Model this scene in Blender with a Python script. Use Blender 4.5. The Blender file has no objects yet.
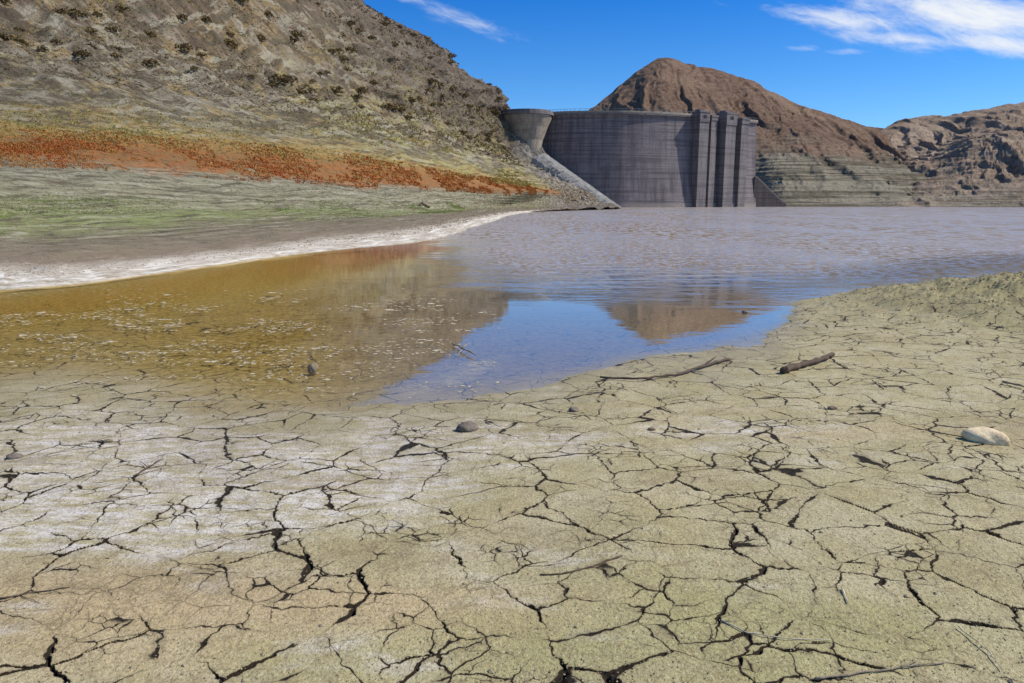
import bpy, bmesh, math, random
import numpy as np
from mathutils import Vector, Matrix
random.seed(7); RNG=np.random.default_rng(11)
scene=bpy.context.scene; COL=scene.collection
F=1024*26/36.0; H=1.65; PITCH=math.radians(10.6); cp,sp=math.cos(PITCH),math.sin(PITCH)
def ray(px,py):
    u=(px-512)/F; v=(341.5-py)/F
    return (u, v*sp+cp, v*cp-sp)
def P(px,py,Y):
    a,b,c=ray(px,py); k=Y/b; return (a*k,Y,H+c*k)
def G(px,py,z=0.0):
    a,b,c=ray(px,py); k=(z-H)/c; return (a*k,b*k,z)
# ---------- noise ----------
def h2(ix,iy,s):
    v=np.sin(ix*127.1+iy*311.7+s*74.7)*43758.5453; return v-np.floor(v)
def vn(x,y,s=0):
    ix=np.floor(x); iy=np.floor(y); fx=x-ix; fy=y-iy
    fx=fx*fx*fx*(fx*(fx*6-15)+10); fy=fy*fy*fy*(fy*(fy*6-15)+10)
    a=h2(ix,iy,s);b=h2(ix+1,iy,s);c=h2(ix,iy+1,s);d=h2(ix+1,iy+1,s)
    return (a+(b-a)*fx)*(1-fy)+(c+(d-c)*fx)*fy
def fbm(x,y,o=4,s=0,ridge=False):
    t=0;a=1;n=0;c,q=math.cos(.6),math.sin(.6)
    for k in range(o):
        v=vn(x,y,s+k)*2-1
        if ridge: v=1-2*abs(v)
        t=t+a*v; n+=a; a*=.5; x,y=(x*c-y*q)*2.03+7.1,(x*q+y*c)*2.03+3.3
    return t/n
def sst(a,b,x):
    t=np.clip((x-a)/(b-a),0,1); return t*t*(3-2*t)
# ---------- nodes ----------
class M:
    def __init__(s,name):
        s.m=bpy.data.materials.new(name); s.m.use_nodes=True; s.t=s.m.node_tree; s.t.nodes.clear()
        s.out=s.t.nodes.new('ShaderNodeOutputMaterial')
    def n(s,ty,ins=None,**kw):
        nd=s.t.nodes.new(ty)
        for k,v in kw.items(): setattr(nd,k,v)
        if ins:
            for k,v in ins.items(): s.set(nd.inputs[k],v)
        return nd
    def set(s,sock,v):
        if isinstance(v,bpy.types.NodeSocket): s.t.links.new(v,sock)
        elif isinstance(v,tuple) and len(v)==3 and sock.type=='RGBA': sock.default_value=(*v,1)
        else: sock.default_value=v
    def math(s,op,a,b=0.0,clamp=False):
        nd=s.n('ShaderNodeMath',operation=op,use_clamp=clamp); s.set(nd.inputs[0],a); s.set(nd.inputs[1],b); return nd.outputs[0]
    def vm(s,op,a,b):
        nd=s.n('ShaderNodeVectorMath',operation=op); s.set(nd.inputs[0],a); s.set(nd.inputs[1],b); return nd.outputs[0]
    def mix(s,f,a,b,mode='MIX'):
        nd=s.n('ShaderNodeMix',data_type='RGBA',blend_type=mode); s.set(nd.inputs[0],f); s.set(nd.inputs[6],a); s.set(nd.inputs[7],b); return nd.outputs[2]
    def attr(s,name): return s.n('ShaderNodeAttribute',attribute_name=name)
    def af(s,name): return s.attr(name).outputs['Fac']
    def pos(s,scale=(1,1,1)):
        g=s.n('ShaderNodeNewGeometry'); return s.vm('MULTIPLY',g.outputs['Position'],scale)
    def opos(s,scale=(1,1,1)):
        g=s.n('ShaderNodeTexCoord'); return s.vm('MULTIPLY',g.outputs['Object'],scale)
    def noise(s,vec,scale,detail=5,rough=.6,dist=0,color=False):
        nd=s.n('ShaderNodeTexNoise'); s.set(nd.inputs['Vector'],vec); nd.inputs['Scale'].default_value=scale; nd.inputs['Detail'].default_value=detail; nd.inputs['Roughness'].default_value=rough; nd.inputs['Distortion'].default_value=dist; return nd.outputs['Color' if color else 'Fac']
    def rng(s,v,a,b,c=0.0,d=1.0,smooth=True):
        nd=s.n('ShaderNodeMapRange',interpolation_type='SMOOTHSTEP' if smooth else 'LINEAR')
        s.set(nd.inputs[0],v)
        for k,q in zip((1,2,3,4),(a,b,c,d)): s.set(nd.inputs[k],q)
        return nd.outputs[0]
    def ramp(s,f,stops,interp='LINEAR'):
        nd=s.n('ShaderNodeValToRGB'); s.set(nd.inputs[0],f); cr=nd.color_ramp; cr.interpolation=interp
        while len(cr.elements)<len(stops): cr.elements.new(.5)
        for e,(p,c) in zip(cr.elements,stops): e.position=p; e.color=(*c,1)
        return nd.outputs[0]
    def bump(s,h,strength,dist,normal=None):
        nd=s.n('ShaderNodeBump'); s.set(nd.inputs['Height'],h); s.set(nd.inputs['Strength'],strength); nd.inputs['Distance'].default_value=dist
        if normal is not None: s.set(nd.inputs['Normal'],normal)
        return nd.outputs[0]
    def bsdf(s,col,rough=.9,normal=None,spec=.3):
        b=s.n('ShaderNodeBsdfPrincipled'); s.set(b.inputs['Base Color'],col); s.set(b.inputs['Roughness'],rough); s.set(b.inputs['Specular IOR Level'],spec)
        if normal is not None: s.set(b.inputs['Normal'],normal)
        s.t.links.new(b.outputs[0],s.out.inputs[0]); return b
def simple(name,c1,c2,scale,rough=.9,bd=.01,bs=.5,stretch=(1,1,1)):
    m=M(name); p=m.opos(stretch); n=m.noise(p,scale,6,.65); n2=m.noise(p,scale*4,4,.6)
    c=m.mix(m.rng(n,.35,.65),c1,c2); c=m.mix(m.rng(n2,.3,.7,.0,.45),c,tuple(x*.5 for x in c1))
    m.bsdf(c,rough,m.bump(n2,bs,bd)); return m.m
# ---------- mesh helpers ----------
def tag(o,label=None,cat=None,group=None,kind=None):
    if label:o['label']=label
    if cat:o['category']=cat
    if group:o['group']=group
    if kind:o['kind']=kind
    return o
def mesh_obj(name,verts,faces,mat,parent=None,smooth=False):
    me=bpy.data.meshes.new(name); me.from_pydata([tuple(v) for v in verts],[],faces); me.update()
    if smooth: me.polygons.foreach_set('use_smooth',[True]*len(me.polygons))
    o=bpy.data.objects.new(name,me); COL.objects.link(o)
    if mat: me.materials.append(mat)
    if parent: o.parent=parent
    return o
def fast_mesh(name,V,Fa,mat,smooth=True,attrs=None,k=4):
    me=bpy.data.meshes.new(name); V=np.asarray(V,dtype=np.float32).reshape(-1,3); Fa=np.asarray(Fa,dtype=np.int32).reshape(-1,k)
    me.vertices.add(len(V)); me.vertices.foreach_set('co',V.ravel())
    me.loops.add(Fa.size); me.loops.foreach_set('vertex_index',Fa.ravel())
    me.polygons.add(len(Fa)); me.polygons.foreach_set('loop_start',np.arange(len(Fa),dtype=np.int32)*k)
    me.polygons.foreach_set('loop_total',np.full(len(Fa),k,dtype=np.int32))
    me.polygons.foreach_set('use_smooth',np.full(len(Fa),smooth))
    for n,a in (attrs or {}).items():
        at=me.attributes.new(n,'FLOAT','POINT'); at.data.foreach_set('value',np.asarray(a,dtype=np.float32).ravel())
    me.update(calc_edges=True); me.validate()
    if mat: me.materials.append(mat)
    o=bpy.data.objects.new(name,me); COL.objects.link(o); return o
def grid_faces(n,m):
    i=np.arange(n*m).reshape(n,m)
    return np.stack([i[:-1,:-1],i[:-1,1:],i[1:,1:],i[1:,:-1]],-1).reshape(-1,4)
# ---------- ground height ----------
shore=[(-1500,372),(-300,380),(0,388),(60,384),(130,396),(190,412),(260,418),(330,416),(400,408),(470,399),(560,385),(640,361),(700,352),(760,337),(820,314),(870,297),(900,288),(940,279),(980,276),(1024,274),(1300,268),(2500,266)]
SU=np.array([G(a,b)[0]/G(a,b)[1] for a,b in shore]); SY=np.array([G(a,b)[1] for a,b in shore])
MC=G(1045,312)
def ground_z(x,y):
    x=np.asarray(x,float); y=np.asarray(y,float)
    u=x/np.maximum(y,.5); ys=np.interp(u,SU,SY); d=ys-y; w=np.maximum(-d,0)
    deep=.05+.95*sst(-.25,.15,u)
    z=np.where(d>0,.085*np.tanh(d*.018/.085),-.055*(1-np.exp(-w/1.8))-deep*1.5*(1-np.exp(-w/60))-1.2*sst(22,60,y)*(u<.6))
    nz=.016*fbm(x/.7,y/1.1,6,3)+.015*fbm(x/3.3,y/3.3,3,8)
    z=z+nz*np.where(d>0,1,np.exp(-w/12))
    mound=np.exp(-(((x-MC[0])/2.7)**2+((y-MC[1])/2.3)**2))
    z=z+mound*(.46*(1+.3*fbm(x/.7,y/.7,4,21))+.14*fbm(x/.28,y/.28,5,23))
    return z
def gz(x,y): return float(ground_z(np.array([x]),np.array([y]))[0])
def GG(px,py,dz=0.0):
    z=.05
    for _ in range(4):
        p=G(px,py,z); z=gz(p[0],p[1])
    z=max(z,0.0); p=G(px,py,z); return Vector((p[0],p[1],z+dz))
# ---------- ground mesh ----------
pys=list(np.arange(900,700,-4.))+list(np.arange(700,480,-1.1))+list(np.arange(480,262,-1.4))+list(np.arange(262,206,-2))
rowsY=np.array([G(512,p)[1] for p in pys]+[500,800,1500,4000])
us=np.concatenate([np.linspace(-3,-.78,40)[:-1],np.linspace(-.78,.78,1150),np.linspace(.78,3,40)[1:]])
Yg,Ug=np.meshgrid(rowsY,us,indexing='ij'); Xg=Ug*Yg
Zb=ground_z(Xg,Yg)
Z=Zb+(1-sst(9,20,Yg))*(.003*fbm(Xg*5,Yg*5,4,61)+.0014*fbm(Xg*26,Yg*26,3,66))
def blob(px,py,rx,ry):
    c=G(px,py,.07); return np.exp(-(((Xg-c[0])/rx)**2+((Yg-c[1])/ry)**2))
nb=fbm(Xg*1.3,Yg*1.7,5,71); nb2=fbm(Xg*.6,Yg*2.2,5,75); nb3=fbm(Xg*3,Yg*8,5,77)
salt=sst(.08,1.1,1.0*blob(10,455,2.4,1.5)+.6*blob(270,495,1.2,.6)+.5*blob(400,450,1.4,.6)+.3*blob(620,430,1.5,.5)+.35*blob(40,520,1.2,.35)+.6*nb+.8*nb3-.12)
peach=sst(.15,1.1,1.15*blob(120,594,1.45,.44)+.3*blob(640,440,1.6,1.0)+.25*blob(900,400,2,2)+.5*nb2)
mnd=blob(1045,312,3.0,2.6)
green=sst(.1,.8,.3*blob(640,640,1.8,.5)+.5*mnd+.4*blob(900,640,1.5,.5)+.4*nb)
wet=sst(.050,.0,Zb+.018*nb3+.008*nb)
under=sst(.010,-.035,Zb+.006*nb3)
stain=sst(.1,.55,fbm(Xg*.9+4,Yg*2.4,6,79))
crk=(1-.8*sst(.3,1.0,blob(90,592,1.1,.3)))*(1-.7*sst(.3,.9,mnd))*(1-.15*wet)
m=M('cracked_mud'); p=m.pos((1,1,0))
yv=m.n('ShaderNodeSeparateXYZ',{0:p}).outputs[1]
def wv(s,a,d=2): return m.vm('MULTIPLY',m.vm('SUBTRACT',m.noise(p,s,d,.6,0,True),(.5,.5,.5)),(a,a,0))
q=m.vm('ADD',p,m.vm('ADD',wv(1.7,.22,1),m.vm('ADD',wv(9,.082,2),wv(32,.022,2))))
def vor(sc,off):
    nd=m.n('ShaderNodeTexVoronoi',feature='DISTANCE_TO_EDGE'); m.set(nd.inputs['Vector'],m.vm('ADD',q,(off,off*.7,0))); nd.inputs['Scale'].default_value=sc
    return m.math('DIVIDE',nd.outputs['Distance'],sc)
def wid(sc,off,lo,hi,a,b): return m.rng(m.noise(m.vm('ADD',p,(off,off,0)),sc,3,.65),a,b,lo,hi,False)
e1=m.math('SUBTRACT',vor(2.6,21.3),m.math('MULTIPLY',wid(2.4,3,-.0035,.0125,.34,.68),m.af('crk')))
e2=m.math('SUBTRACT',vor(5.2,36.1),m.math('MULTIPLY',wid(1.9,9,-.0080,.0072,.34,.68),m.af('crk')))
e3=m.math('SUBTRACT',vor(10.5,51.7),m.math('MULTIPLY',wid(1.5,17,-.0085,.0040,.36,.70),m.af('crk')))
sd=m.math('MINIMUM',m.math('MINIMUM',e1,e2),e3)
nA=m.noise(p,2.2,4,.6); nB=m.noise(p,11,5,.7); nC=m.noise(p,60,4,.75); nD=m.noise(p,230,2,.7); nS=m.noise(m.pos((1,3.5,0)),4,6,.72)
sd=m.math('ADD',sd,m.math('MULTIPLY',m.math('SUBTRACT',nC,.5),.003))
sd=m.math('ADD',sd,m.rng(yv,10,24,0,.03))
c=m.mix(m.rng(nA,.35,.65),(.47,.40,.20),(.57,.495,.295))
c=m.mix(m.math('MULTIPLY',m.af('green'),.7),c,(.42,.385,.155))
c=m.mix(m.math('MULTIPLY',m.af('peach'),.75),c,(.59,.43,.23))
sm=m.math('MULTIPLY',m.af('salt'),m.rng(nS,.38,.60,.05,1.0))
c=m.mix(sm,c,(.80,.735,.65))
c=m.mix(m.math('MULTIPLY',m.af('mound'),m.rng(nB,.35,.6,.5,1)),c,(.30,.265,.125))
c=m.mix(m.math('MULTIPLY',m.af('stain'),m.rng(nB,.35,.6,.15,.5)),c,(.33,.25,.13))
c=m.mix(m.rng(nB,.46,.68,0,.55),c,(.32,.25,.135))
c=m.mix(m.rng(nC,.52,.65,0,.7),c,(.18,.14,.07))
c=m.mix(m.rng(nC,.33,.45,.55,0),c,(.84,.76,.55))
c=m.mix(m.rng(nD,.54,.68,0,.55),c,(.14,.11,.055))
c=m.mix(m.math('MULTIPLY',m.af('wet'),.8),c,m.mix(.35,c,(.19,.14,.07)))
c=m.mix(m.math('MULTIPLY',m.af('under'),.9),c,m.mix(m.rng(nB,.38,.62),(.22,.16,.055),(.47,.37,.16)))
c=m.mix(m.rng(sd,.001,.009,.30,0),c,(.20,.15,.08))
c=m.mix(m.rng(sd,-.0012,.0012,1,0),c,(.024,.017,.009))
hh=m.math('ADD',m.math('MULTIPLY',nC,1.0),m.math('MULTIPLY',nB,.5))
m.bsdf(c,m.rng(m.af('wet'),0,1,.92,.45),m.bump(hh,.9,.015),.25)
dh=m.math('MULTIPLY',m.rng(sd,-.010,-.0012,-.022,0),m.rng(yv,3.0,5.5,1,0))
ds=m.n('ShaderNodeDisplacement',{'Height':dh,'Midlevel':0.0,'Scale':1.0}); m.set(m.out.inputs['Displacement'],ds.outputs[0])
m.m.displacement_method='DISPLACEMENT'
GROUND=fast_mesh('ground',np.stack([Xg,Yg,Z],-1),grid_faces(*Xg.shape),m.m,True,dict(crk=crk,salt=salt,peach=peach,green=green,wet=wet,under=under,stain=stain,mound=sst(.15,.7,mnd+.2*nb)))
tag(GROUND,'cracked dry lake bed of pale mud reaching into the shallow water','ground',kind='structure')
# ---------- water ----------
wr=np.concatenate([np.geomspace(3,400,300),[600,900]]); wu=np.concatenate([np.linspace(-3,-.9,20)[:-1],np.linspace(-.9,.9,420),np.linspace(.9,3,20)[1:]])
Yw,Uw=np.meshgrid(wr,wu,indexing='ij'); Xw=Uw*Yw
zw=ground_z(Xw,Yw)
rip=sst(11.8,20,Yw+3*fbm(Xw/4,Yw/4,4,81))*sst(-.12,.0,Uw+.06*fbm(Xw/3,Yw/3,4,82))
rip=np.maximum(rip,sst(40,75,Yw)*.95)
m=M('lake_water')
r1=m.noise(m.pos((.7,1.2,1)),6,3,.65); r2=m.noise(m.pos((.5,1.0,1)),1.6,3,.6); r3=m.noise(m.pos((.25,.6,1)),.25,4,.65)
g0=m.noise(m.pos((5.0,2.2,1)),1.0,3,.65); g1=m.noise(m.pos((2.6,.6,1)),1.0,3,.65); g2=m.noise(m.pos((1.2,.13,1)),1.0,3,.65); g3=m.noise(m.pos((.12,.03,1)),1.0,4,.6)
yw=m.n('ShaderNodeSeparateXYZ',{0:m.pos()}).outputs[1]
gg=m.mix(m.rng(yw,55,130),m.mix(m.rng(yw,22,45),g0,g1),g2)
hh=m.math('ADD',m.math('MULTIPLY',r1,.05),m.math('ADD',m.math('MULTIPLY',r2,.24),m.math('MULTIPLY',r3,.8)))
rr=m.af('ripple')
nrm=m.bump(hh,m.rng(rr,0,1,.008,1.0,False),1.0)
glint=m.math('ADD',m.rng(gg,.43,.60,.15,1.7),m.rng(g3,.35,.65,-.2,.2))
glint=m.math('ADD',1.0,m.math('MULTIPLY',m.math('SUBTRACT',glint,1.0),rr))
fr=m.n('ShaderNodeFresnel',{'IOR':1.33,'Normal':nrm})
gl=m.n('ShaderNodeBsdfGlossy',{'Color':(1,1,1),'Roughness':m.rng(rr,0,1,.012,.12,False),'Normal':nrm})
tr=m.n('ShaderNodeBsdfTransparent',{'Color':m.mix(m.af('tint'),(1,1,1),(.88,.81,.55))})
glint_col=m.mix(m.rng(gg,.43,.58),(.19,.14,.095),(.54,.50,.47)); glint_col=m.mix(m.rng(g3,.4,.65,0,.4),glint_col,(.52,.49,.48))  # sparkle and dark wave faces of the ripples painted into the diffuse colour
df=m.n('ShaderNodeBsdfDiffuse',{'Color':m.mix(m.rng(rr,.1,1),m.mix(m.af('centre'),(.28,.205,.075),(.40,.37,.32)),glint_col)})
s1=m.n('ShaderNodeMixShader'); m.set(s1.inputs[0],m.af('murk')); m.set(s1.inputs[1],tr.outputs[0]); m.set(s1.inputs[2],df.outputs[0])
s2=m.n('ShaderNodeMixShader'); m.set(s2.inputs[0],m.math('MULTIPLY',m.math('MULTIPLY',fr.outputs[0],m.af('reflect')),glint,True)); m.set(s2.inputs[1],s1.outputs[0]); m.set(s2.inputs[2],gl.outputs[0])
m.set(m.out.inputs[0],s2.outputs[0])
cen=sst(-.36,-.14,Uw)
murk=np.clip(.02+sst(-.07,-.34,zw)*.9+.22*cen,0,1)
refl=(.40+.95*cen*(1-.3*sst(14,30,Yw)))*(.6+.4*sst(.0,-.03,zw))
W=fast_mesh('water',np.stack([Xw,Yw,np.zeros_like(Xw)],-1),grid_faces(*Xw.shape),m.m,True,dict(ripple=rip,murk=murk,reflect=refl,tint=sst(.0,-.06,zw),centre=cen))
tag(W,'shallow brown lake water, calm near the mud and rippled towards the dam','water',kind='structure')
# ---------- lofted hills ----------
def cr(Pn,t):
    n=len(Pn); i=np.clip(np.floor(t).astype(int),0,n-2); f=(t-i)[...,None]
    f=f.reshape((-1,)+(1,)*(Pn.ndim-1))
    g=lambda k:Pn[np.clip(k,0,n-1)]
    p0,p1,p2,p3=g(i-1),g(i),g(i+1),g(i+2)
    m1=(p2-p0)*.5*.7; m2=(p3-p1)*.5*.7
    return (2*f**3-3*f**2+1)*p1+(f**3-2*f**2+f)*m1+(-2*f**3+3*f**2)*p2+(f**3-f**2)*m2
def loft(rails,nv,nu):
    A=np.array(rails,float); tv=np.linspace(0,A.shape[0]-1,nv); tu=np.linspace(0,A.shape[1]-1,nu)
    B=cr(A,tv); B=np.swapaxes(cr(np.swapaxes(B,0,1),tu),0,1)
    return B,np.broadcast_to(tv[:,None],(nv,nu)),np.broadcast_to(tu[None,:],(nv,nu))
def tri(x): 
    f=x-np.floor(x); return np.where(f<.75,f/.75,(1-f)/.25)-.5
L1=[G(0,290),G(100,281),G(300,254),G(440,238),G(490,222),G(534,212),G(622,208)]
L0=[G(0,302,-.3),G(105,292,-.3),G(312,262,-.35),G(462,243,-.4),G(518,225,-.7),G(566,213,-.9),G(632,209.5,-1.5)]
L2=[G(0,263,.22),G(100,259,.22),G(290,240,.25),G(422,226,.28),G(474,216.5,.3),G(523,210,.4),G(618,207,.6)]
L3=[P(0,207,31),P(100,207,38),P(280,208,58),P(410,207.5,95),P(475,207,150),P(522,206,215),P(612,204.5,294)]
L4=[P(0,151,46),P(130,158,58),P(290,174,86),P(420,185,130),P(500,190,190),P(548,192,245),P(603,198,296)]
L5=[P(0,123,53),P(130,131,67),P(280,146,97),P(400,163,145),P(480,177,205),P(535,187,258),P(594,190,297)]
L6=[P(-20,35,88),P(110,52,105),P(240,80,135),P(350,104,180),P(430,122,235),P(500,150,285),P(572,175,299)]
L7=[P(-40,-130,140),P(110,-90,175),P(235,-60,215),P(338,0,262),P(420,46,290),P(498,101,309),P(540,150,303)]
L8=[P(-60,-60,230),P(90,-20,260),P(220,10,300),P(338,60,330),P(420,90,345),P(500,130,345),P(560,160,330)]
RL=[]
for L in (L0,L1,L2,L3,L4,L5,L6,L7,L8):
    a,b=np.array(L[0]),np.array(L[1]); d=a-b; RL.append([tuple(a+1.6*d)]+[tuple(q) for q in L])
B,V,U=loft(RL,900,640)
X,Y,Zh=B[...,0],B[...,1],B[...,2]
vi=np.arange(9); A1=np.interp(V,vi,[.02,.03,.06,.3,.4,.6,1.6,1.8,1.8]); edge=1-.75*sst(6.0,7,U)
up=sst(4.8,6.0,V)
Zn=Zh+A1*edge*fbm(X/14,Y/14,5,101)+A1*.35*fbm(X/2.2,Y/2.2,4,103)*(.4+.6*edge)
Zn+=(.07*fbm(X/2.5,Y/4,4,131)+.045*fbm(X/.8,Y/1.2,3,133))*sst(.2,.8,V)*sst(3,2,V)
Zn+=.22*tri(Zn/.62+.2*fbm(X/20,Y/20,3,105))*sst(2.2,2.9,V)*(1-up)*np.clip(Y/60,.6,1.8)
Zn+=1.1*tri(V*10+.4*fbm(X/40,Y/40,4,107)+U*.7)*up*edge*sst(7,6.6,V)*np.clip(Y/150,.5,1.2)
Zn+=(.6+1.7*sst(5.2,6.5,V))*fbm(Y/9+.7*fbm(X/16,Y/16,3,141),X/50,5,143,True)*up*edge
crag=sst(3.2,5.0,U)*sst(5.6,6.5,V)*(1-sst(6.85,7.0,U)*.7)
Zn+=crag*4.0*fbm(X/16,Y/16,6,111,True)*edge
Xn=X+crag*3.2*fbm(X/9,Zn/7,5,113,True)*edge+up*.7*fbm(Y/6,Zn/5,4,114)
rub=sst(6.05,6.5,U)
Zn+=rub*.7*fbm(X/2.2,Zn/1.6,4,151)*sst(1,2,V)
LH=np.stack([Xn,Y,Zn],-1)
m=M('left_hill_ground'); p=m.pos()
nbig=m.noise(m.pos((1,.4,1)),.07,4,.6); nm=m.noise(p,.5,5,.65); nf=m.noise(p,1.6,7,.78); nff=m.noise(p,9,3,.7)
bv=m.af('band'); rv=m.af('run')
def bcoord(a,b,sh=0): return m.n('ShaderNodeCombineXYZ',{0:m.math('MULTIPLY',rv,a),1:m.math('ADD',m.math('MULTIPLY',bv,b),m.math('MULTIPLY',rv,sh)),2:0.0}).outputs[0]
nst=m.noise(bcoord(2.2,26),1.0,6,.7); nst2=m.noise(bcoord(5,9),1.0,7,.7,.6); ngr=m.noise(bcoord(9,22),1.0,7,.75,.4); ndg=m.noise(bcoord(1.2,20,8),1.0,6,.65,.3); npt=m.noise(bcoord(2.4,4.2),1.0,6,.65,.5)
bd=m.math('ADD',bv,m.math('ADD',m.math('MULTIPLY',m.math('SUBTRACT',nst2,.5),.85),m.math('MULTIPLY',m.math('SUBTRACT',nbig,.5),.45)))
bd=m.math('DIVIDE',bd,8.0)
k=1/8.
c=m.ramp(bd,[(0,(.34,.26,.13)),(.8*k,(.40,.33,.22)),(1.1*k,(.54,.48,.39)),(1.7*k,(.50,.44,.35)),(2.05*k,(.22,.17,.115)),(2.45*k,(.20,.17,.105)),(2.75*k,(.22,.25,.085)),(3.05*k,(.25,.235,.14)),(3.75*k,(.25,.23,.155)),(3.92*k,(.36,.135,.045)),(4.75*k,(.40,.165,.05)),(5.05*k,(.38,.27,.085)),(5.35*k,(.24,.21,.14)),(5.9*k,(.20,.165,.115)),(6.25*k,(.175,.125,.08)),(7.2*k,(.155,.105,.068))])
c=m.mix(m.math('MULTIPLY',m.rng(bv,1.95,1.3),m.math('MULTIPLY',m.rng(nf,.44,.58,0,.8),m.rng(bv,.7,1.0))),c,(.28,.225,.15))
c=m.mix(m.math('MULTIPLY',m.math('MULTIPLY',m.rng(bv,.9,1.1),m.rng(bv,2.0,1.6)),m.rng(nst2,.49,.60,0,.85)),c,(.78,.73,.64))
mid=m.math('MULTIPLY',m.rng(bv,4.7,5.0),m.rng(bv,6.9,5.9))
c=m.mix(m.math('MULTIPLY',mid,m.rng(npt,.50,.60,0,.65)),c,(.38,.25,.085))
c=m.mix(m.math('MULTIPLY',mid,m.rng(ngr,.53,.62,0,.6)),c,(.33,.27,.09))
c=m.mix(m.math('MULTIPLY',m.math('MULTIPLY',mid,m.rng(rv,2.8,4.2)),m.rng(nst2,.46,.58,0,.6)),c,(.36,.32,.09))
c=m.mix(m.math('MULTIPLY',m.math('MULTIPLY',m.rng(bv,3.7,3.9),m.rng(bv,5.1,4.8)),m.rng(ngr,.44,.54,.75,0)),c,(.24,.18,.08))
upb=m.rng(bv,4.9,5.6)
c=m.mix(m.math('MULTIPLY',upb,m.rng(nst2,.52,.42,0,.5)),c,(.115,.082,.054))
c=m.mix(m.math('MULTIPLY',upb,m.rng(ndg,.53,.57,0,.65)),c,(.30,.26,.19))
c=m.mix(m.math('MULTIPLY',upb,m.rng(ndg,.47,.43,0,.75)),c,(.085,.062,.042))
nobl=m.rng(m.math('ABSOLUTE',m.math('SUBTRACT',bv,4.4)),.4,.7)
lo=m.math('MULTIPLY',m.rng(bv,2.0,2.5),nobl)
c=m.mix(m.math('MULTIPLY',lo,m.rng(nst,.51,.58,0,.85)),c,(.11,.09,.058))
c=m.mix(m.math('MULTIPLY',lo,m.rng(nst,.47,.40,0,.5)),c,(.44,.41,.31))
c=m.mix(m.math('MULTIPLY',m.rng(bv,1.9,2.3),m.rng(nf,.52,.61,0,.65)),c,m.mix(.8,c,(.03,.025,.015)))
c=m.mix(m.math('MULTIPLY',m.rng(bv,1.9,2.3),m.rng(nff,.3,.45,.3,0)),c,(.42,.38,.29))
c=m.mix(m.math('MULTIPLY',m.af('crag'),.65),c,m.mix(m.rng(nf,.4,.6),(.20,.16,.125),(.07,.052,.042)))
c=m.mix(m.rng(rv,6.1,6.45,0,.85),c,m.mix(m.rng(nm,.4,.6),(.30,.275,.245),(.13,.115,.10)))
hh=m.math('ADD',m.math('MULTIPLY',nf,.6),m.math('ADD',m.math('MULTIPLY',nm,.6),m.math('MULTIPLY',ndg,1.0)))
m.bsdf(c,.95,m.bump(hh,m.rng(bv,1.5,4.5,.12,.9,False),.9),.15)
LHO=fast_mesh('left_hillside',LH,grid_faces(*X.shape)[:,::-1],m.m,True,dict(band=V,crag=crag,run=U))
tag(LHO,'dry hillside left of the lake with an orange vegetation band and grey shore terraces','hillside',kind='structure')
def hill_mat(name,dark,light,strat1,strat2,zline):
    m=M(name); p=m.pos(); ps=m.pos((.015,.015,1.0))
    nm=m.noise(p,.05,5,.6); nf=m.noise(p,.30,8,.76); nff=m.noise(p,1.2,4,.75); nst=m.noise(ps,1.0,5,.7,.3); npz=m.noise(p,.022,6,.65)
    c=m.mix(m.rng(nf,.42,.60),light,dark); c=m.mix(m.rng(nm,.45,.62,0,.5),c,tuple(x*.88 for x in light)); c=m.mix(m.rng(npz,.48,.62,0,.55),c,tuple(min(x*1.3,.7) for x in light))
    c=m.mix(m.rng(nff,.54,.66,0,.65),c,tuple(x*.35 for x in dark))
    s=m.mix(m.rng(nst,.46,.54),strat1,strat2); s=m.mix(m.rng(nf,.50,.62,0,.6),s,(.27,.20,.13)); s=m.mix(m.rng(nff,.52,.64,0,.55),s,(.10,.08,.055))
    z=m.n('ShaderNodeSeparateXYZ',{0:p}).outputs[2]
    z=m.math('ADD',z,m.math('MULTIPLY',m.math('SUBTRACT',npz,.5),80))
    c=m.mix(m.rng(z,zline-14,zline+12,1,0),c,s)
    hh=m.math('ADD',m.math('MULTIPLY',nf,1.4),m.math('ADD',m.math('MULTIPLY',nff,.4),m.math('MULTIPLY',nst,.8)))
    m.bsdf(c,.95,m.bump(hh,.9,2.8),.1); return m.m
pxs=[520,575,600,628,662,700,740,775,800,850,890,930,975]
sky=[140,122,103,78,59,67,79,94,106,122,133,150,175]
midp=[170,160,150,140,130,130,132,136,141,150,160,175,195]
by=[420,420,420,420,420,420,400,345,335,335,335,335,340]
my=[470,470,470,470,470,470,465,455,455,455,455,455,460]
H2=[[P(a,210,b)[:2]+(-3,) for a,b in zip(pxs,by)],
    [P(a,(q*.4+206*.6),(b*.6+c*.4)) for a,q,b,c in zip(pxs,midp,by,my)],
    [P(a,q,c) for a,q,c in zip(pxs,midp,my)],
    [P(a,(s*.55+q*.45),c+60) for a,q,s,c in zip(pxs,midp,sky,my)],
    [P(a,s,590) for a,s in zip(pxs,sky)],
    [P(a,s+30,700) for a,s in zip(pxs,sky)],[P(a,205,820) for a in pxs]]
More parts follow.
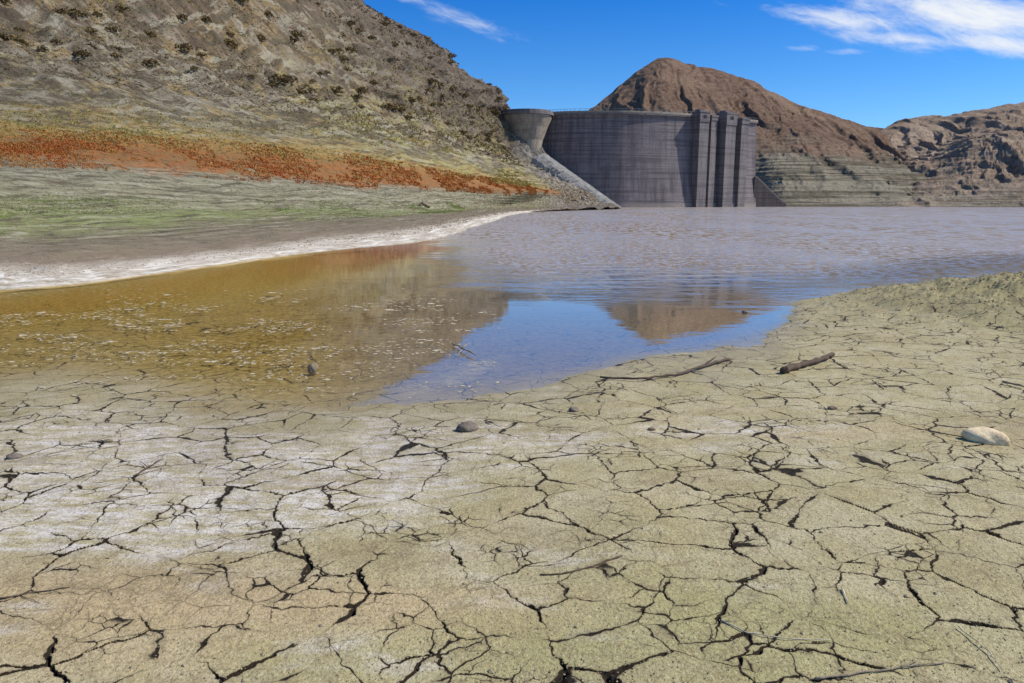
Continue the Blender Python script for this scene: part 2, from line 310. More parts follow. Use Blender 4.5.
def mkhill(name,R,mat,amp,seed,nv=340,nu=460,ridge=.5,label=''):
    B,V,U=loft(R,nv,nu); X,Y,Z=B[...,0],B[...,1],B[...,2]
    a=amp*np.interp(V,[0,1,2,3,4,5,6],[.12,.5,.9,1,.35,1,1])
    Z2=Z+a*.5*fbm(X/45,Y/45,5,seed)+a*ridge*fbm(X/14+.8*fbm(X/26,Y/26,3,seed+3),Y/120,5,seed+5,True)+a*.12*fbm(X/6,Y/9,4,seed+9,True)
    Z2=Z2+.9*tri(Z2/2.7+.2*fbm(X/60,Y/60,3,seed+7))*sst(44,30,Z2)*sst(0,3,Z2)
    o=fast_mesh(name,np.stack([X,Y,Z2],-1),grid_faces(*X.shape)[:,::-1],mat,True)
    tag(o,label,'hill',kind='structure'); return np.stack([X,Y,Z2],-1),V
mkhill('hill_behind_dam',H2,hill_mat('red_brown_hill',(.20,.12,.08),(.345,.23,.155),(.46,.41,.30),(.20,.175,.12),31),8,201,ridge=.65,label='reddish brown conical hill rising behind the dam')
px3=[838,858,880,905,940,970,1000,1030,1090,1200,1500,2200]
sk3=[165,146,130,121,117,113,109,103,98,90,60,40]
H3=[[P(a,211,b)[:2]+(-3,) for a,b in zip(px3,[345,335,325,320,312,305,300,295,290,280,260,230])],
    [P(a,q,b) for a,q,b in zip(px3,[204,202,199,195,191,189,187,186,184,178,165,155],[400,395,385,375,365,358,352,345,335,320,290,250])],
    [P(a,q,b) for a,q,b in zip(px3,[190,180,172,168,160,148,144,150,150,145,130,120],[470,470,465,460,450,432,424,418,403,380,350,300])],
    [P(a,q,b) for a,q,b in zip(px3,[178,163,150,145,142,135,131,134,130,120,100,90],[510,510,510,510,505,495,485,480,465,450,410,360])],
    [P(a,q,b) for a,q,b in zip(px3,sk3,[570]*8+[550,530,480,420])],
    [P(a,q+25,b) for a,q,b in zip(px3,sk3,[690]*9+[650,610,520])],
    [P(a,205,b) for a,b in zip(px3,[800]*9+[760,710,620])]]
mkhill('rocky_hill',H3,hill_mat('tan_rocky_hill',(.33,.23,.155),(.56,.42,.30),(.50,.44,.33),(.28,.235,.165),8),10,231,nu=520,ridge=.65,label='pale tan rocky hill beyond the lake on the right side')
# ---------- dam ----------
def empty(name,loc=(0,0,0)):
    o=bpy.data.objects.new(name,None); COL.objects.link(o); o.location=loc; return o
m=M('dam_concrete'); p=m.pos()
st=m.noise(m.pos((.5,.5,.035)),1.0,7,.7); pat=m.noise(p,.09,6,.65); hz=m.noise(m.pos((.03,.03,1.2)),1.0,4,.65); gr=m.noise(p,1.5,6,.7)
c=m.mix(m.rng(st,.38,.62),(.125,.106,.108),(.23,.197,.195)); c=m.mix(m.rng(pat,.42,.65,0,.55),c,(.26,.22,.21)); c=m.mix(m.rng(hz,.46,.60,0,.6),c,(.09,.075,.077))
z=m.n('ShaderNodeSeparateXYZ',{0:p}).outputs[2]
lift=m.math('FRACT',m.math('DIVIDE',z,1.9)); c=m.mix(m.rng(lift,.0,.12,.6,0),c,(.055,.045,.05))
jt=m.math('FRACT',m.math('DIVIDE',m.af('along'),7.5)); c=m.mix(m.rng(jt,.0,.045,.3,0),c,(.07,.06,.065))
c=m.mix(m.rng(m.math('ADD',z,m.math('MULTIPLY',st,3)),2.2,3.6,.6,0),c,(.32,.28,.23))
c=m.mix(m.rng(gr,.52,.68,0,.5),c,(.08,.07,.07))
m.bsdf(c,.9,m.bump(m.math('ADD',gr,m.math('MULTIPLY',lift,.4)),.5,.2),.2); DAMM=m.m
def weather(name,c1,c2):
    m=M(name); p=m.pos(); st=m.noise(m.pos((.6,.6,.05)),1.0,7,.7); gr=m.noise(p,1.2,6,.7); hz=m.noise(m.pos((.03,.03,1.2)),1.0,4,.65)
    c=m.mix(m.rng(st,.36,.64),c1,c2); c=m.mix(m.rng(gr,.5,.68,0,.5),c,tuple(x*.45 for x in c1)); c=m.mix(m.rng(hz,.48,.6,0,.5),c,tuple(x*.5 for x in c1))
    m.bsdf(c,.9,m.bump(gr,.5,.2),.2); return m.m
HEADC=weather('abutment_concrete',(.42,.35,.27),(.26,.22,.175))
APRC=weather('apron_concrete',(.36,.34,.31),(.26,.245,.22))
GREYC=weather('pier_concrete',(.15,.13,.13),(.23,.20,.195))
METAL=simple('railing_metal',(.3,.3,.3),(.2,.2,.2),1,.5)
DARK=simple('dark_recess',(.03,.028,.03),(.045,.04,.04),1,.9)
dam=empty('dam',(60,305,0)); tag(dam,'curved dark grey concrete arch dam with vertical piers at the far end of the lake','dam')
def child(o,par=dam):
    o.parent=par; o.matrix_parent_inverse=Matrix.Translation(dam.location).inverted() if par is dam else Matrix.Identity(4); return o
plan=np.array([P(530,207,308)[:2],P(565,207,301)[:2],P(620,207,299)[:2],P(665,207,304)[:2],P(705,207,314)[:2],P(755,207,334)[:2]])
tt=np.linspace(0,5,110); PL=cr(plan,tt); tan=np.gradient(PL,axis=0); tan/=np.linalg.norm(tan,axis=1)[:,None]; nr=np.stack([tan[:,1],-tan[:,0]],1)
al=np.concatenate([[0],np.cumsum(np.linalg.norm(np.diff(PL,axis=0),axis=1))])
TOP=35.8
def strip(name,prof,mat,t0=0,t1=110,par=dam):
    q=PL[t0:t1]; nn=nr[t0:t1]; n=len(q); k=len(prof)
    V=np.zeros((n,k,3)); 
    for j,(o,z) in enumerate(prof): V[:,j,0]=q[:,0]+nn[:,0]*o; V[:,j,1]=q[:,1]+nn[:,1]*o; V[:,j,2]=z
    Fc=[]
    for i in range(n-1):
        for j in range(k):
            a=i*k+j;b=i*k+(j+1)%k; Fc.append((a,b,b+k,a+k))
    Fc.append(tuple(range(k-1,-1,-1))); Fc.append(tuple((n-1)*k+j for j in range(k)))
    me=bpy.data.meshes.new(name); me.from_pydata(V.reshape(-1,3).tolist(),[],Fc); me.update()
    at=me.attributes.new('along','FLOAT','POINT'); at.data.foreach_set('value',np.repeat(al[t0:t1],k).astype(np.float32))
    me.materials.append(mat); o=bpy.data.objects.new(name,me); COL.objects.link(o); return child(o,par)
face=[(0.5,-4)]+[( .5-2.2*math.sin(math.pi*zz/TOP*.5)*1.0,zz) for zz in np.linspace(0,TOP,14)]+[(-7,TOP),(-16,-4)]
strip('dam_wall',face,DAMM)
strip('crest_slab',[(-.9,TOP+.003),(-.9,TOP+.65),(-7.6,TOP+.65),(-7.6,TOP+.003)],GREYC)
strip('parapet',[(-1.05,TOP+.653),(-1.05,TOP+1.4),(-1.4,TOP+1.4),(-1.4,TOP+.653)],HEADC)
def lathe(cx,cy,prof,mat,name,seg=36,a0=0,a1=2*math.pi,sy=1.0):
    V=[];Fc=[];n=len(prof)
    for i in range(seg):
        a=a0+(a1-a0)*i/seg
        for r,z in prof: V.append((cx+r*math.cos(a),cy+sy*r*math.sin(a),z))
    for i in range(seg):
        for j in range(n-1):
            a=i*n+j;b=((i+1)%seg)*n+j; Fc.append((a,b,b+1,a+1))
    Fc.append(tuple(i*n+n-1 for i in range(seg))); return mesh_obj(name,V,Fc,mat,smooth=False)
c0=P(526,130,303)
child(lathe(c0[0],c0[1],[(5.4,10),(5.8,20),(6.8,26),(8.6,31),(10.1,34.2),(10.1,35.3)],HEADC,'abutment_head',30))
child(lathe(c0[0],c0[1],[(10.9,35.303),(10.9,36.2),(10.5,36.203),(10.5,37.0)],GREYC,'abutment_cap',30))
def boxv(cx,cy,ax,ay,w,d,z0,z1,tw=1.0):
    dx,dy=ay,-ax; V=[]
    for z,s in ((z0,1),(z1,tw)):
        for i,j in ((-1,-1),(1,-1),(1,1),(-1,1)): V.append((cx+ax*w/2*i*s+dx*d/2*j,cy+ay*w/2*i*s+dy*d/2*j,z))
    return V,[(0,1,2,3),(7,6,5,4),(0,4,5,1),(1,5,6,2),(2,6,7,3),(3,7,4,0)]
def joinb(name,boxes,mat,par=dam):
    V=[];Fc=[]
    for b,f in boxes:
        n=len(V); V+=b; Fc+=[tuple(i+n for i in q) for q in f]
    o=mesh_obj(name,V,Fc,mat); bm=bmesh.new(); bm.from_mesh(o.data); bmesh.ops.recalc_face_normals(bm,faces=bm.faces); bm.to_mesh(o.data); bm.free()
    return child(o,par)
rb=[]
for i in range(2,108,2):
    x,y=PL[i]-nr[i]*1.2; rb.append(boxv(x,y,tan[i][0],tan[i][1],.12,.12,TOP+1.403,TOP+2.1))
    x2,y2=(PL[i]+PL[min(i+2,109)])/2-nr[i]*1.2; d=np.linalg.norm(PL[min(i+2,109)]-PL[i]); rb.append(boxv(x2,y2,tan[i+1][0],tan[i+1][1],d*.98,.08,TOP+2.103,TOP+2.2))
joinb('crest_railing',rb,METAL)
def at_px(px):
    us_=PL[:,0]/PL[:,1]; return int(np.argmin(abs(us_-(px-512)/F/1.017)))
for px,w,dp,zt,hw,hh_ in ((696,5.0,4.2,38.0,5.2,4.2),(708,3.6,2.8,36.9,3.8,2.0),(721,6.4,5.0,38.3,6.8,5.0),(739,5.0,3.2,37.0,5.2,2.4)):
    i=at_px(px); x,y=PL[i]+nr[i]*(dp/2-1.6); a=tan[i]
    t=empty('intake_pier'); t.location=(0,0,0); child(t)
    joinb('pier_shaft',[boxv(x,y,a[0],a[1],w,dp,-4,zt-hh_)],GREYC,t)
    joinb('pier_head',[boxv(x,y,a[0],a[1],hw,dp+.5,zt-hh_+.003,zt-.6),boxv(x,y,a[0],a[1],hw+.4,dp+.9,zt-.597,zt)]+([boxv(x-a[0]*hw*.2,y-a[1]*hw*.2,a[0],a[1],hw*.45,dp*.6,zt+.003,zt+.8)] if hh_>3 else []),GREYC,t)
    if hh_>3:
        fx,fy=PL[i]+nr[i]*(dp-1.6+.3); joinb('service_opening',[boxv(fx,fy,a[0],a[1],hw*.3,.12,zt-2.8,zt-1.5)],DARK,t)
q0=np.array(P(753,207,333)[:2]); q1=np.array(P(788,207,347)[:2]); V=[]
for q,zt in ((q0,13.5),(q0*.75+q1*.25,10),(q0*.5+q1*.5,6.3),(q0*.2+q1*.8,2.4),(q1,.5)):
    V+=[(q[0],q[1],-3),(q[0],q[1],zt),(q[0]+3,q[1]+6,zt),(q[0]+3,q[1]+6,-3)]
Fc=[(3,2,1,0),(16,17,18,19)]
for i in range(4):
    for j in range(4):
        A=i*4+j;Bq=i*4+(j+1)%4; Fc.append((A,Bq,Bq+4,A+4))
SHADE=weather('shadow_wedge_dark',(.045,.038,.04),(.075,.062,.062))  # near-black wedge added to stand for the shadow at the dam's right foot
child(mesh_obj('shadow_wedge',V,Fc,SHADE))
a=np.array(P(545,153,292)); b=np.array(P(624,209,289)); V=[]
n=60; rr_=np.random.default_rng(5); prof=[(0,6,0),(0,0,0),(-1.6,-1,-.5),(-3.2,-1.6,-1.0),(-4.6,-2.0,-1.8),(-6,-2,-6)]
for i in range(n):
    q=a+(b-a)*i/(n-1)
    for k_,o_ in enumerate(prof): V.append(tuple(q+np.array(o_)+rr_.normal(0,.18 if k_>2 else .04,3)))
Fc=[]; K=len(prof)
for i in range(n-1):
    for j in range(K-1):
        A=i*K+j; Fc.append((A,A+1,A+1+K,A+K))
child(mesh_obj('abutment_apron',V,Fc,APRC))
# ---------- scatter on the left hillside ----------
def pick(n,v0,v1,u0=0.6,u1=7):
    nv,nu=900,640
    a=RNG.uniform(v0,v1,n)/8*(nv-1); b=RNG.uniform(u0,u1,n)/7*(nu-1); b=np.minimum(b,nu-1.01); i=a.astype(int);j=b.astype(int);fa=(a-i)[:,None];fb=(b-j)[:,None]
    return (LH[i,j]*(1-fa)+LH[i+1,j]*fa)*(1-fb)+(LH[i,j+1]*(1-fa)+LH[i+1,j+1]*fa)*fb
def tuft_mat(name,c1,c2):
    m=M(name); n=m.noise(m.pos(),.35,3,.6); n2=m.noise(m.pos(),4,2,.6)
    c=m.mix(m.rng(n,.4,.6),c1,c2); c=m.mix(m.rng(n2,.35,.65,0,.6),c,tuple(x*.45 for x in c1)); b=m.bsdf(c,.9,None,.1); return m.m
def tufts(name,pts,size,mat,blades=6,spread=.5,label='',cat='',flat=1.0):
    pts=np.repeat(pts,blades,0); sz=np.repeat(size,blades)
    a=RNG.uniform(0,2*np.pi,len(pts)); lean=RNG.uniform(0,spread,len(pts)); hh=sz*RNG.uniform(.5,1.1,len(pts))*flat; wd=sz*RNG.uniform(.12,.3,len(pts))
    off=RNG.normal(0,.35,(len(pts),2))*sz[:,None]; base=pts.copy(); base[:,:2]+=off; dx,dy=np.cos(a),np.sin(a)
    A=base+np.stack([-dy*wd,dx*wd,-.05*sz],1); Bq=base+np.stack([dy*wd,-dx*wd,-.05*sz],1); C=base+np.stack([dx*lean*sz,dy*lean*sz,hh],1)
    Vv=np.stack([A,Bq,C],1).reshape(-1,3); Fc=np.arange(len(Vv)).reshape(-1,3)
    o=fast_mesh(name,Vv,Fc,mat,False,None,3); tag(o,label,cat,kind='stuff'); return o
pts=pick(30000,3.7,5.0,.1,6.0); keep=fbm(pts[:,0]/3,pts[:,1]/8,4,303)>-.10; pts=pts[keep]; s=np.clip(pts[:,1]*.0026,.06,.48)*RNG.uniform(.5,1.3,len(pts))
tufts('orange_scrub',pts,s,tuft_mat('orange_scrub_leaf',(.48,.14,.035),(.48,.24,.065)),6,.8,'band of low orange red plants along the left hillside','ground cover',.75)
pts=pick(26000,2.5,3.25,.1,4.8); keep=fbm(pts[:,0]/3,pts[:,1]/7,4,301)>.08; pts=pts[keep]; s=np.clip(pts[:,1]*.0014,.03,.2)*RNG.uniform(.6,1.3,len(pts))
tufts('green_grass',pts,s,tuft_mat('green_grass_leaf',(.19,.28,.05),(.32,.36,.11)),5,.8,'thin green grass on the grey left bank below the orange band','grass',.7)
pts=np.concatenate([pick(18000,4.8,6.5,.1,6.0),pick(6000,4.7,5.3,.1,6),pick(7000,4.9,6.4,3.5,6.1)]); keep=fbm(pts[:,0]/9,pts[:,2]/2.0,4,305)>.03; pts=pts[keep]; s=np.clip(pts[:,1]*.0024,.08,.5)*RNG.uniform(.5,1.3,len(pts))
tufts('yellow_grass',pts,s,tuft_mat('yellow_grass_leaf',(.46,.33,.10),(.34,.33,.09)),6,.8,'yellow dry grass tufts in rows above the orange band','grass',.7)
pts=pick(26000,5.6,7.02,.1,6.2); keep=fbm(pts[:,0]/9,pts[:,2]/4.0,4,309)>-.1; pts=pts[keep]; s=np.clip(pts[:,1]*.003,.2,.8)*RNG.uniform(.3,1.0,len(pts))
tufts('brown_scrub',pts,s,tuft_mat('brown_scrub_leaf',(.14,.095,.045),(.23,.16,.08)),8,.9,'small brown scrub covering the upper left hillside','ground cover',flat=.6)
def shrub_mesh(name,mat,seed,nl=260):
    r=np.random.default_rng(seed); Vv=[];Fc=[]
    for i in range(nl):
        d=r.normal(size=3); d/=np.linalg.norm(d); rad=.5*r.uniform(.5,1)**.5*(1+.3*math.sin(3*math.atan2(d[1],d[0])+seed))
        c=np.array([d[0]*rad,d[1]*rad,.38+abs(d[2]*rad)*.8-.2]); a=r.normal(size=3);b=r.normal(size=3); a/=np.linalg.norm(a)*12; b/=np.linalg.norm(b)*12
        n=len(Vv); Vv+=[c-a,c+b,c+a,c-b]; Fc.append((n,n+1,n+2,n+3))
    for i in range(6):
        a=i*1.05+seed; n=len(Vv); t=np.array([math.cos(a)*.3,math.sin(a)*.3,.5]); w=np.array([-math.sin(a),math.cos(a),0])*.03
        Vv+=[np.array([0,0,-.1])-w,np.array([0,0,-.1])+w,t+w*.4,t-w*.4]; Fc.append((n,n+1,n+2,n+3))
    me=bpy.data.meshes.new(name); me.from_pydata([tuple(v) for v in Vv],[],Fc); me.materials.append(mat); me.update(); return me
sm=tuft_mat('shrub_leaf',(.17,.12,.055),(.25,.18,.08)); shm=[shrub_mesh('shrub_foliage',sm,k,200) for k in range(4)]
pts=pick(200,5.85,6.97,.6,6.0)
for k,q in enumerate(pts):
    o=bpy.data.objects.new('dry_shrub',shm[k%4]); COL.objects.link(o); o.location=q; s=random.uniform(1.1,2.3)*min(1.4,q[1]/170+.25); o.scale=(s*1.15,s*1.15,s*.9); o.rotation_euler=(0,0,random.uniform(0,6.28))
    tag(o,'dark brown dry shrub dotted over the upper left hillside','shrub','dry shrubs on the upper left hillside')
# ---------- stones, sticks ----------
def rock_geo(c,r,seed,flat=.6,sub=2,rough=.25,rz=0,el=1.0):
    bm=bmesh.new(); bmesh.ops.create_icosphere(bm,subdivisions=sub,radius=1); rr=np.random.default_rng(seed)
    co=np.array([v.co[:] for v in bm.verts]); o=rr.uniform(0,50,2)
    n=fbm(co[:,0]*1.3+o[0]+co[:,2],co[:,1]*1.3+o[1]-co[:,2]*.7,3,seed); co*= (1+rough*n)[:,None]
    co[:,0]*=el; co[:,2]*=flat; ca,sa=math.cos(rz),math.sin(rz)
    co=np.stack([co[:,0]*ca-co[:,1]*sa,co[:,0]*sa+co[:,1]*ca,co[:,2]],1)*r
    Fc=[[v.index for v in f.verts] for f in bm.faces]; bm.free(); return co+np.array(c),Fc
def stone(px,py,wpx,label,mat,seed,flat=.6,el=1.3,name='stone',rz=0.2,cat='stone',rough=.3):
    c=GG(px,py); r=wpx/F*math.hypot(c.y,H)/2/el; V,Fc=rock_geo((0,0,0),r,seed,flat,3,rough,rz,el)
    o=mesh_obj(name,V,Fc,mat,smooth=True); o.location=(c.x,c.y,c.z+r*flat*.45); tag(o,label,cat); return o
SW=simple('pale_stone',(.90,.74,.47),(.76,.56,.33),14,.85,.01,.4)
SD=simple('dark_stone',(.16,.13,.10),(.27,.22,.17),18,.85,.02,.6)
SB=simple('brown_stone',(.30,.235,.15),(.2,.155,.1),14,.85,.02,.6)
stone(985,441,42,'large pale cream stone lying on cracked mud at the right edge',SW,3,.75,1.7,rz=-.6,rough=.4)
stone(467,430,20,'dark rounded stone on the mud in the middle, nearest the wet patch',SD,5,.7,1.3)
stone(574,411,11,'small black stone on damp mud below the long curved stick',SD,6,.6,1.2)
stone(15,458,15,'small dark stone on white salty mud at the left edge',SD,7,.6,1.4)
stone(313,372,10,'small reddish brown upright stub in the shallow brown water',SB,8,1.3,1.0)
stone(832,409,9,'small brown stone on dry mud below the short dark branch',SB,9,.6,1.2)
stone(745,313,7,'small dark stone poking out of the water near the right shore',SD,10,.6,1.2)
stone(652,430,8,'small brown clod right of the middle of the cracked mud',SB,12,.6,1.2,'mud_clod',cat='clod')
stone(108,442,9,'small brown clod on the white salty mud',SB,13,.6,1.3,'mud_clod',cat='clod')
def tube(paths,mat,name,label,cat='stick'):
    V=[];Fc=[]
    for pts,rad in paths:
        pts=[Vector(q) for q in pts]; n=len(V); K=7
        for i,q in enumerate(pts):
            t=(pts[min(i+1,len(pts)-1)]-pts[max(i-1,0)]).normalized(); sx=t.cross(Vector((0,0,1))).normalized(); sy=sx.cross(t)
            r=rad[0]+(rad[1]-rad[0])*i/(len(pts)-1); r*=1+.25*math.sin(i*2.3)
            for k in range(K): a=2*math.pi*k/K; V.append(q+sx*r*math.cos(a)+sy*r*math.sin(a))
        for i in range(len(pts)-1):
            for k in range(K): a=n+i*K+k;b=n+i*K+(k+1)%K; Fc.append((a,b,b+K,a+K))
        Fc.append(tuple(n+k for k in range(K-1,-1,-1))); Fc.append(tuple(n+(len(pts)-1)*K+k for k in range(K)))
    o=mesh_obj(name,V,Fc,mat,smooth=True); return tag(o,label,cat)
def path(pxl,dz,jit=.004,per=5,seed=0):
    r=random.Random(seed); a=[GG(x,y) for x,y in pxl]; out=[]
    for i in range(len(a)-1):
        for k in range(per):
            f=k/per; q=a[i].lerp(a[i+1],f); q=Vector((q.x+r.uniform(-jit,jit),q.y+r.uniform(-jit,jit),0)); q.z=max(gz(q.x,q.y),0)+dz+r.uniform(0,jit); out.append(q)
    q=a[-1].copy(); q.z+=dz; out.append(q); return out
WD=simple('dark_wood',(.085,.055,.038),(.15,.105,.07),30,.85,.006,.6)
WG=simple('grey_wood',(.36,.29,.2),(.22,.17,.12),30,.85,.006,.6)
WP=simple('pale_straw',(.68,.60,.45),(.5,.43,.3),30,.85,.006,.6)
tube([(path([(601,380),(640,381),(675,377),(705,368),(729,361)],.018,.012,5,1),(.009,.015)),(path([(705,368),(716,359)],.03,.005,4,2),(.010,.004))],WD,'driftwood_stick','long thin curved dark stick lying at the water edge')
tube([(path([(783,374),(800,369),(820,363),(833,357)],.03,.01,5,3),(.034,.022)),(path([(786,374),(790,368)],.05,.004,3,4),(.016,.008))],WD,'driftwood_branch','short thick dark branch lying on dry mud right of the long stick')
tube([(path([(815,681),(850,676),(900,669),(945,664)],.006,.003,5,5),(.0045,.0025)),(path([(900,669),(918,662)],.008,.002,4,6),(.002,.001))],WG,'twig','thin pale twig lying along the bottom edge of the mud','twig')
tube([(path([(958,628),(975,642),(990,655),(1002,672)],.008,.003,5,7),(.0025,.0015))],WP,'grass_stalk','thin pale dry stalk near the bottom right corner','stalk')
tube([(path([(722,622),(748,634),(785,640),(830,641)],.005,.003,5,8),(.003,.0015))],WP,'grass_stalk','thin straw coloured stalk on mud left of the bottom right twigs','stalk')
tube([(path([(540,575),(565,574),(592,567),(622,556)],.001,.003,6,9),(.004,.006))],WD,'root','thin dark root half sunk in the mud below the centre','root')
tube([(path([(0,600),(30,594),(70,588)],.004,.003,5,11),(.004,.002)),(path([(20,596),(40,604)],.004,.002,4,12),(.002,.001))],WD,'twig','thin dark twig lying on mud at the left edge','twig')
tube([(path([(134,478),(150,468),(163,460)],.01,.005,4,13),(.005,.003)),(path([(148,469),(140,463)],.01,.004,3,14),(.003,.002))],WD,'twig','short dark forked twig on white salty mud','twig')
tube([(path([(452,346),(463,352),(476,358)],.03,.012,4,15),(.012,.006)),(path([(463,352),(470,347)],.05,.01,3,16),(.008,.004)),(path([(463,352),(455,358)],.02,.01,3,17),(.007,.004))],WG,'driftwood_stick','small forked piece of driftwood in the calm shallow water')
tube([(path([(1003,384),(1024,389)],.02,.006,5,18),(.01,.008))],WG,'twig','short grey twig on mud at the right edge above the cream stone','twig')
tube([(path([(842,590),(848,604)],.006,.002,4,19),(.0035,.002))],WP,'straw','tiny pale straw standing out on the lower right mud','straw')
for px,py,Yd,w,lb in ((424,206,88,10,'grey boulder on the left bank near the end of the green grass'),(250,172,84,9,'dark boulder below the orange band on the left hillside')):
    d=np.abs((LH[...,0]/LH[...,1]-P(px,py,Yd)[0]/Yd))+np.abs(((LH[...,2]-H)/LH[...,1])-(P(px,py,Yd)[2]-H)/Yd); i,j=np.unravel_index(np.argmin(d),d.shape); q=LH[i,j]
    r=w/F*q[1]/2; V_,F_=rock_geo((0,0,0),r,int(px),.75,3,.35,.4,1.2); o=mesh_obj('boulder',V_,F_,SB,smooth=False); o.location=tuple(q); tag(o,lb,'boulder')
def rocks(name,pts,rad,mat,label,cat):
    base=[(1,0,0),(-1,0,0),(0,1,0),(0,-1,0),(0,0,1),(0,0,-1)]; tf=[(0,2,4),(2,1,4),(1,3,4),(3,0,4),(2,0,5),(1,2,5),(3,1,5),(0,3,5)]
    b=np.array(base,float); n=len(pts); J=b[None]*RNG.uniform(.6,1.2,(n,6,1))+RNG.normal(0,.15,(n,6,3)); J[...,2]*=.6
    a=RNG.uniform(0,6.28,n); ca,sa=np.cos(a)[:,None],np.sin(a)[:,None]
    J=np.stack([J[...,0]*ca-J[...,1]*sa,J[...,0]*sa+J[...,1]*ca,J[...,2]],-1)*rad[:,None,None]+pts[:,None,:]
    Fc=(np.array(tf)[None]+np.arange(n)[:,None,None]*6).reshape(-1,3); o=fast_mesh(name,J.reshape(-1,3),Fc,mat,False,None,3); return tag(o,label,cat,kind='stuff')
pts=np.concatenate([pick(16000,1.6,4.0,.1,6.5),pick(2200,1.5,6,6.2,7)]); rocks('gravel',pts,np.clip(pts[:,1]*.0011,.012,.3)*RNG.uniform(.4,1.4,len(pts))**1.5*np.where(pts[:,1]>255,1.8,1),SB,'loose gravel and stones strewn over the grey left bank','gravel')
n=14000; yy=2.1+RNG.random(n)**1.6*9; xx=RNG.uniform(-.85,.85,n)*yy; zz=ground_z(xx,yy); kk=zz>.006; pts=np.stack([xx,yy,zz+.002],1)[kk]; rad=RNG.uniform(.0015,.005,len(pts))*(1+(RNG.random(len(pts))>.98)*1.8)
n=5000; xx=RNG.normal(MC[0],1.7,n); yy=RNG.normal(MC[1],1.6,n); zz=ground_z(xx,yy); kk=zz>.03; p2=np.stack([xx,yy,zz+.002],1)[kk]; r2_=RNG.uniform(.006,.024,len(p2))
rocks('mud_crumbs',np.concatenate([pts,p2]),np.concatenate([rad,r2_]),simple('crumb_mud',(.28,.22,.125),(.50,.43,.27),20),'small crumbs of dry mud scattered over the cracked plates','mud crumbs')
def flakes():
    V=[];Fc=[];n=0
    for k in range(6500):
        px=RNG.uniform(-80,500); py=RNG.triangular(286,318,400)
        if fbm(np.array([px/70.]),np.array([py/7.]),4,401)[0]<.05: continue
        q=G(px,py,.0); g_=gz(q[0],q[1]); z=g_+.008 if g_>-.004 else .004
        r=RNG.uniform(.004,.020)*(2.2 if RNG.random()>.95 else 1)*q[1]/9; m_=RNG.integers(5,9); idx=[]
        for j in range(m_):
            a=2*math.pi*j/m_; rr=r*RNG.uniform(.45,1.1); V.append((q[0]+rr*math.cos(a)*1.7,q[1]+rr*math.sin(a)*1.1,z+RNG.uniform(0,.003))); idx.append(n); n+=1
        Fc.append(tuple(idx))
    return V,Fc
V_,F_=flakes(); o=mesh_obj('salt_scum',V_,F_,simple('salt_scum_white',(.66,.60,.48),(.5,.42,.27),9)); tag(o,'white salt scum floating in patches on the shallow brown water','scum',kind='stuff')
# ---------- camera, sun, sky ----------
cd=bpy.data.cameras.new('camera'); cam=bpy.data.objects.new('camera',cd); COL.objects.link(cam); cd.lens=26; cd.sensor_width=36; cd.clip_end=9000; cd.clip_start=.05
cam.location=(0,0,H); cam.rotation_euler=(math.pi/2-PITCH,0,0); scene.camera=cam
EL=math.radians(47); az=math.atan2(1.0,.02)
s=Vector((math.sin(az)*math.cos(EL),math.cos(az)*math.cos(EL),math.sin(EL)))
ld=bpy.data.lights.new('sun','SUN'); ld.energy=5.0; ld.angle=math.radians(.5); ld.color=(1,.94,.84); lo=bpy.data.objects.new('sun',ld); COL.objects.link(lo); lo.rotation_euler=s.to_track_quat('Z','Y').to_euler(); lo.location=(50,20,80)
w=bpy.data.worlds.new('World'); scene.world=w; w.use_nodes=True; t=w.node_tree; t.nodes.clear()
m=M.__new__(M); m.t=t
sk=m.n('ShaderNodeTexSky',sky_type='NISHITA'); sk.sun_disc=False; sk.sun_elevation=EL; sk.sun_rotation=az; sk.altitude=1400; sk.air_density=1.0; sk.dust_density=.3; sk.ozone_density=2.0
tc=m.n('ShaderNodeTexCoord'); sx=m.n('ShaderNodeSeparateXYZ',{0:tc.outputs['Generated']})
col=m.mix(1.0,sk.outputs[0],m.ramp(m.rng(sx.outputs[2],0,.35,0,1,False),[(0,(.80,1.12,1.38)),(.45,(.34,.84,1.38)),(.75,(.09,.66,1.40)),(1,(.20,.72,1.25))]),'MULTIPLY')
yy_=m.math('MAXIMUM',sx.outputs[1],.05); uu=m.math('DIVIDE',sx.outputs[0],yy_); ww=m.math('DIVIDE',sx.outputs[2],yy_)
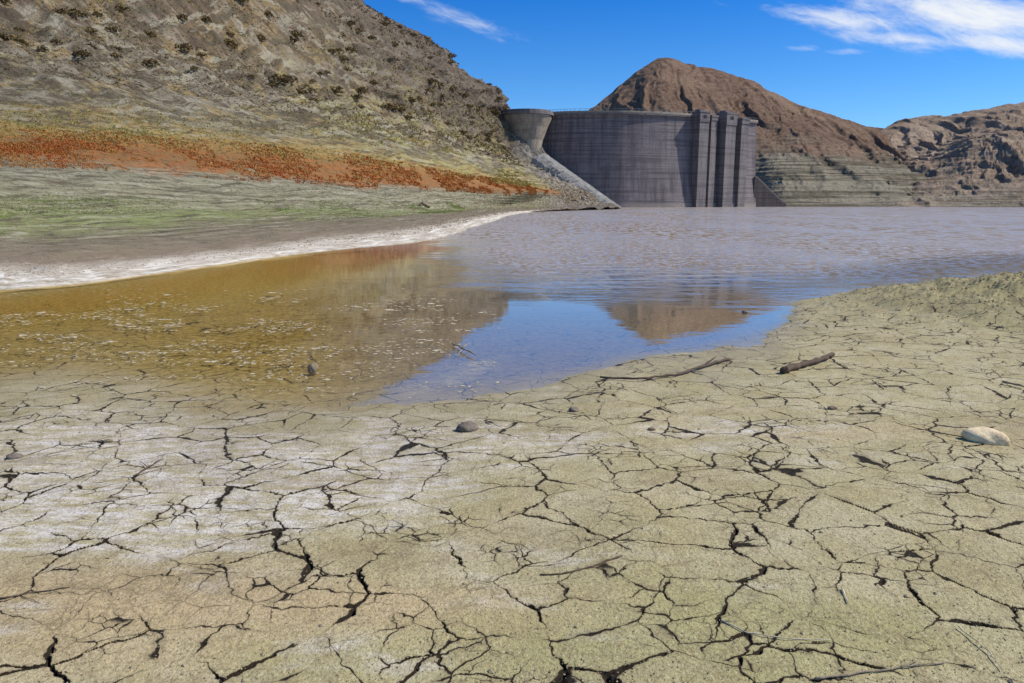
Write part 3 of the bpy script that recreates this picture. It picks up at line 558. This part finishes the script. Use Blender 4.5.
cv=m.n('ShaderNodeCombineXYZ',{0:m.math('MULTIPLY',uu,3.2),1:m.math('ADD',m.math('MULTIPLY',ww,11.0),m.math('MULTIPLY',uu,2.2)),2:0.0})
cn=m.noise(cv.outputs[0],1.9,9,.62,.5); cn2=m.noise(cv.outputs[0],5.5,6,.7,.8)
def ell(px,py,ru,rw,rot,amp=1.0):
    a,b,c=ray(px,py); u0,w0=a/b,c/b
    du=m.math('SUBTRACT',uu,u0); dw=m.math('SUBTRACT',ww,w0)
    cr_,sr_=math.cos(rot),math.sin(rot)
    e=m.math('DIVIDE',m.math('ADD',m.math('MULTIPLY',du,cr_),m.math('MULTIPLY',dw,sr_)),ru)
    f=m.math('DIVIDE',m.math('SUBTRACT',m.math('MULTIPLY',dw,cr_),m.math('MULTIPLY',du,sr_)),rw)
    d=m.math('ADD',m.math('MULTIPLY',e,e),m.math('MULTIPLY',f,f)); g=m.math('POWER',2.718,m.math('MULTIPLY',d,-1.0)); return m.math('MULTIPLY',g,amp)
msk=ell(975,14,.17,.042,-.10,1.0)
for a in ((1005,44,.12,.017,-.12,.95),(850,20,.11,.015,-.12,.95),(915,40,.12,.013,-.1,.85),(805,48,.025,.005,0,.5),(430,8,.08,.012,-.30,.68),(472,24,.07,.010,-.3,.62),(500,40,.03,.006,-.3,.5),(718,2,.025,.006,-.2,.5),(850,52,.04,.005,0,.4)):
    msk=m.math('MAXIMUM',msk,ell(*a))
dens=m.rng(m.math('ADD',m.math('MULTIPLY',msk,.66),m.math('ADD',m.math('MULTIPLY',m.math('SUBTRACT',cn,.5),1.15),m.math('MULTIPLY',m.math('SUBTRACT',cn2,.5),.6))),.15,.88)
dens=m.math('MULTIPLY',dens,m.rng(msk,.03,.3))
col=m.mix(dens,col,(8.2,8.5,8.9))
bg=m.n('ShaderNodeBackground',{'Color':col,'Strength':.108}); ow=m.n('ShaderNodeOutputWorld'); t.links.new(bg.outputs[0],ow.inputs[0])
scene.view_settings.view_transform='Standard'; scene.view_settings.look='None'; scene.view_settings.exposure=0
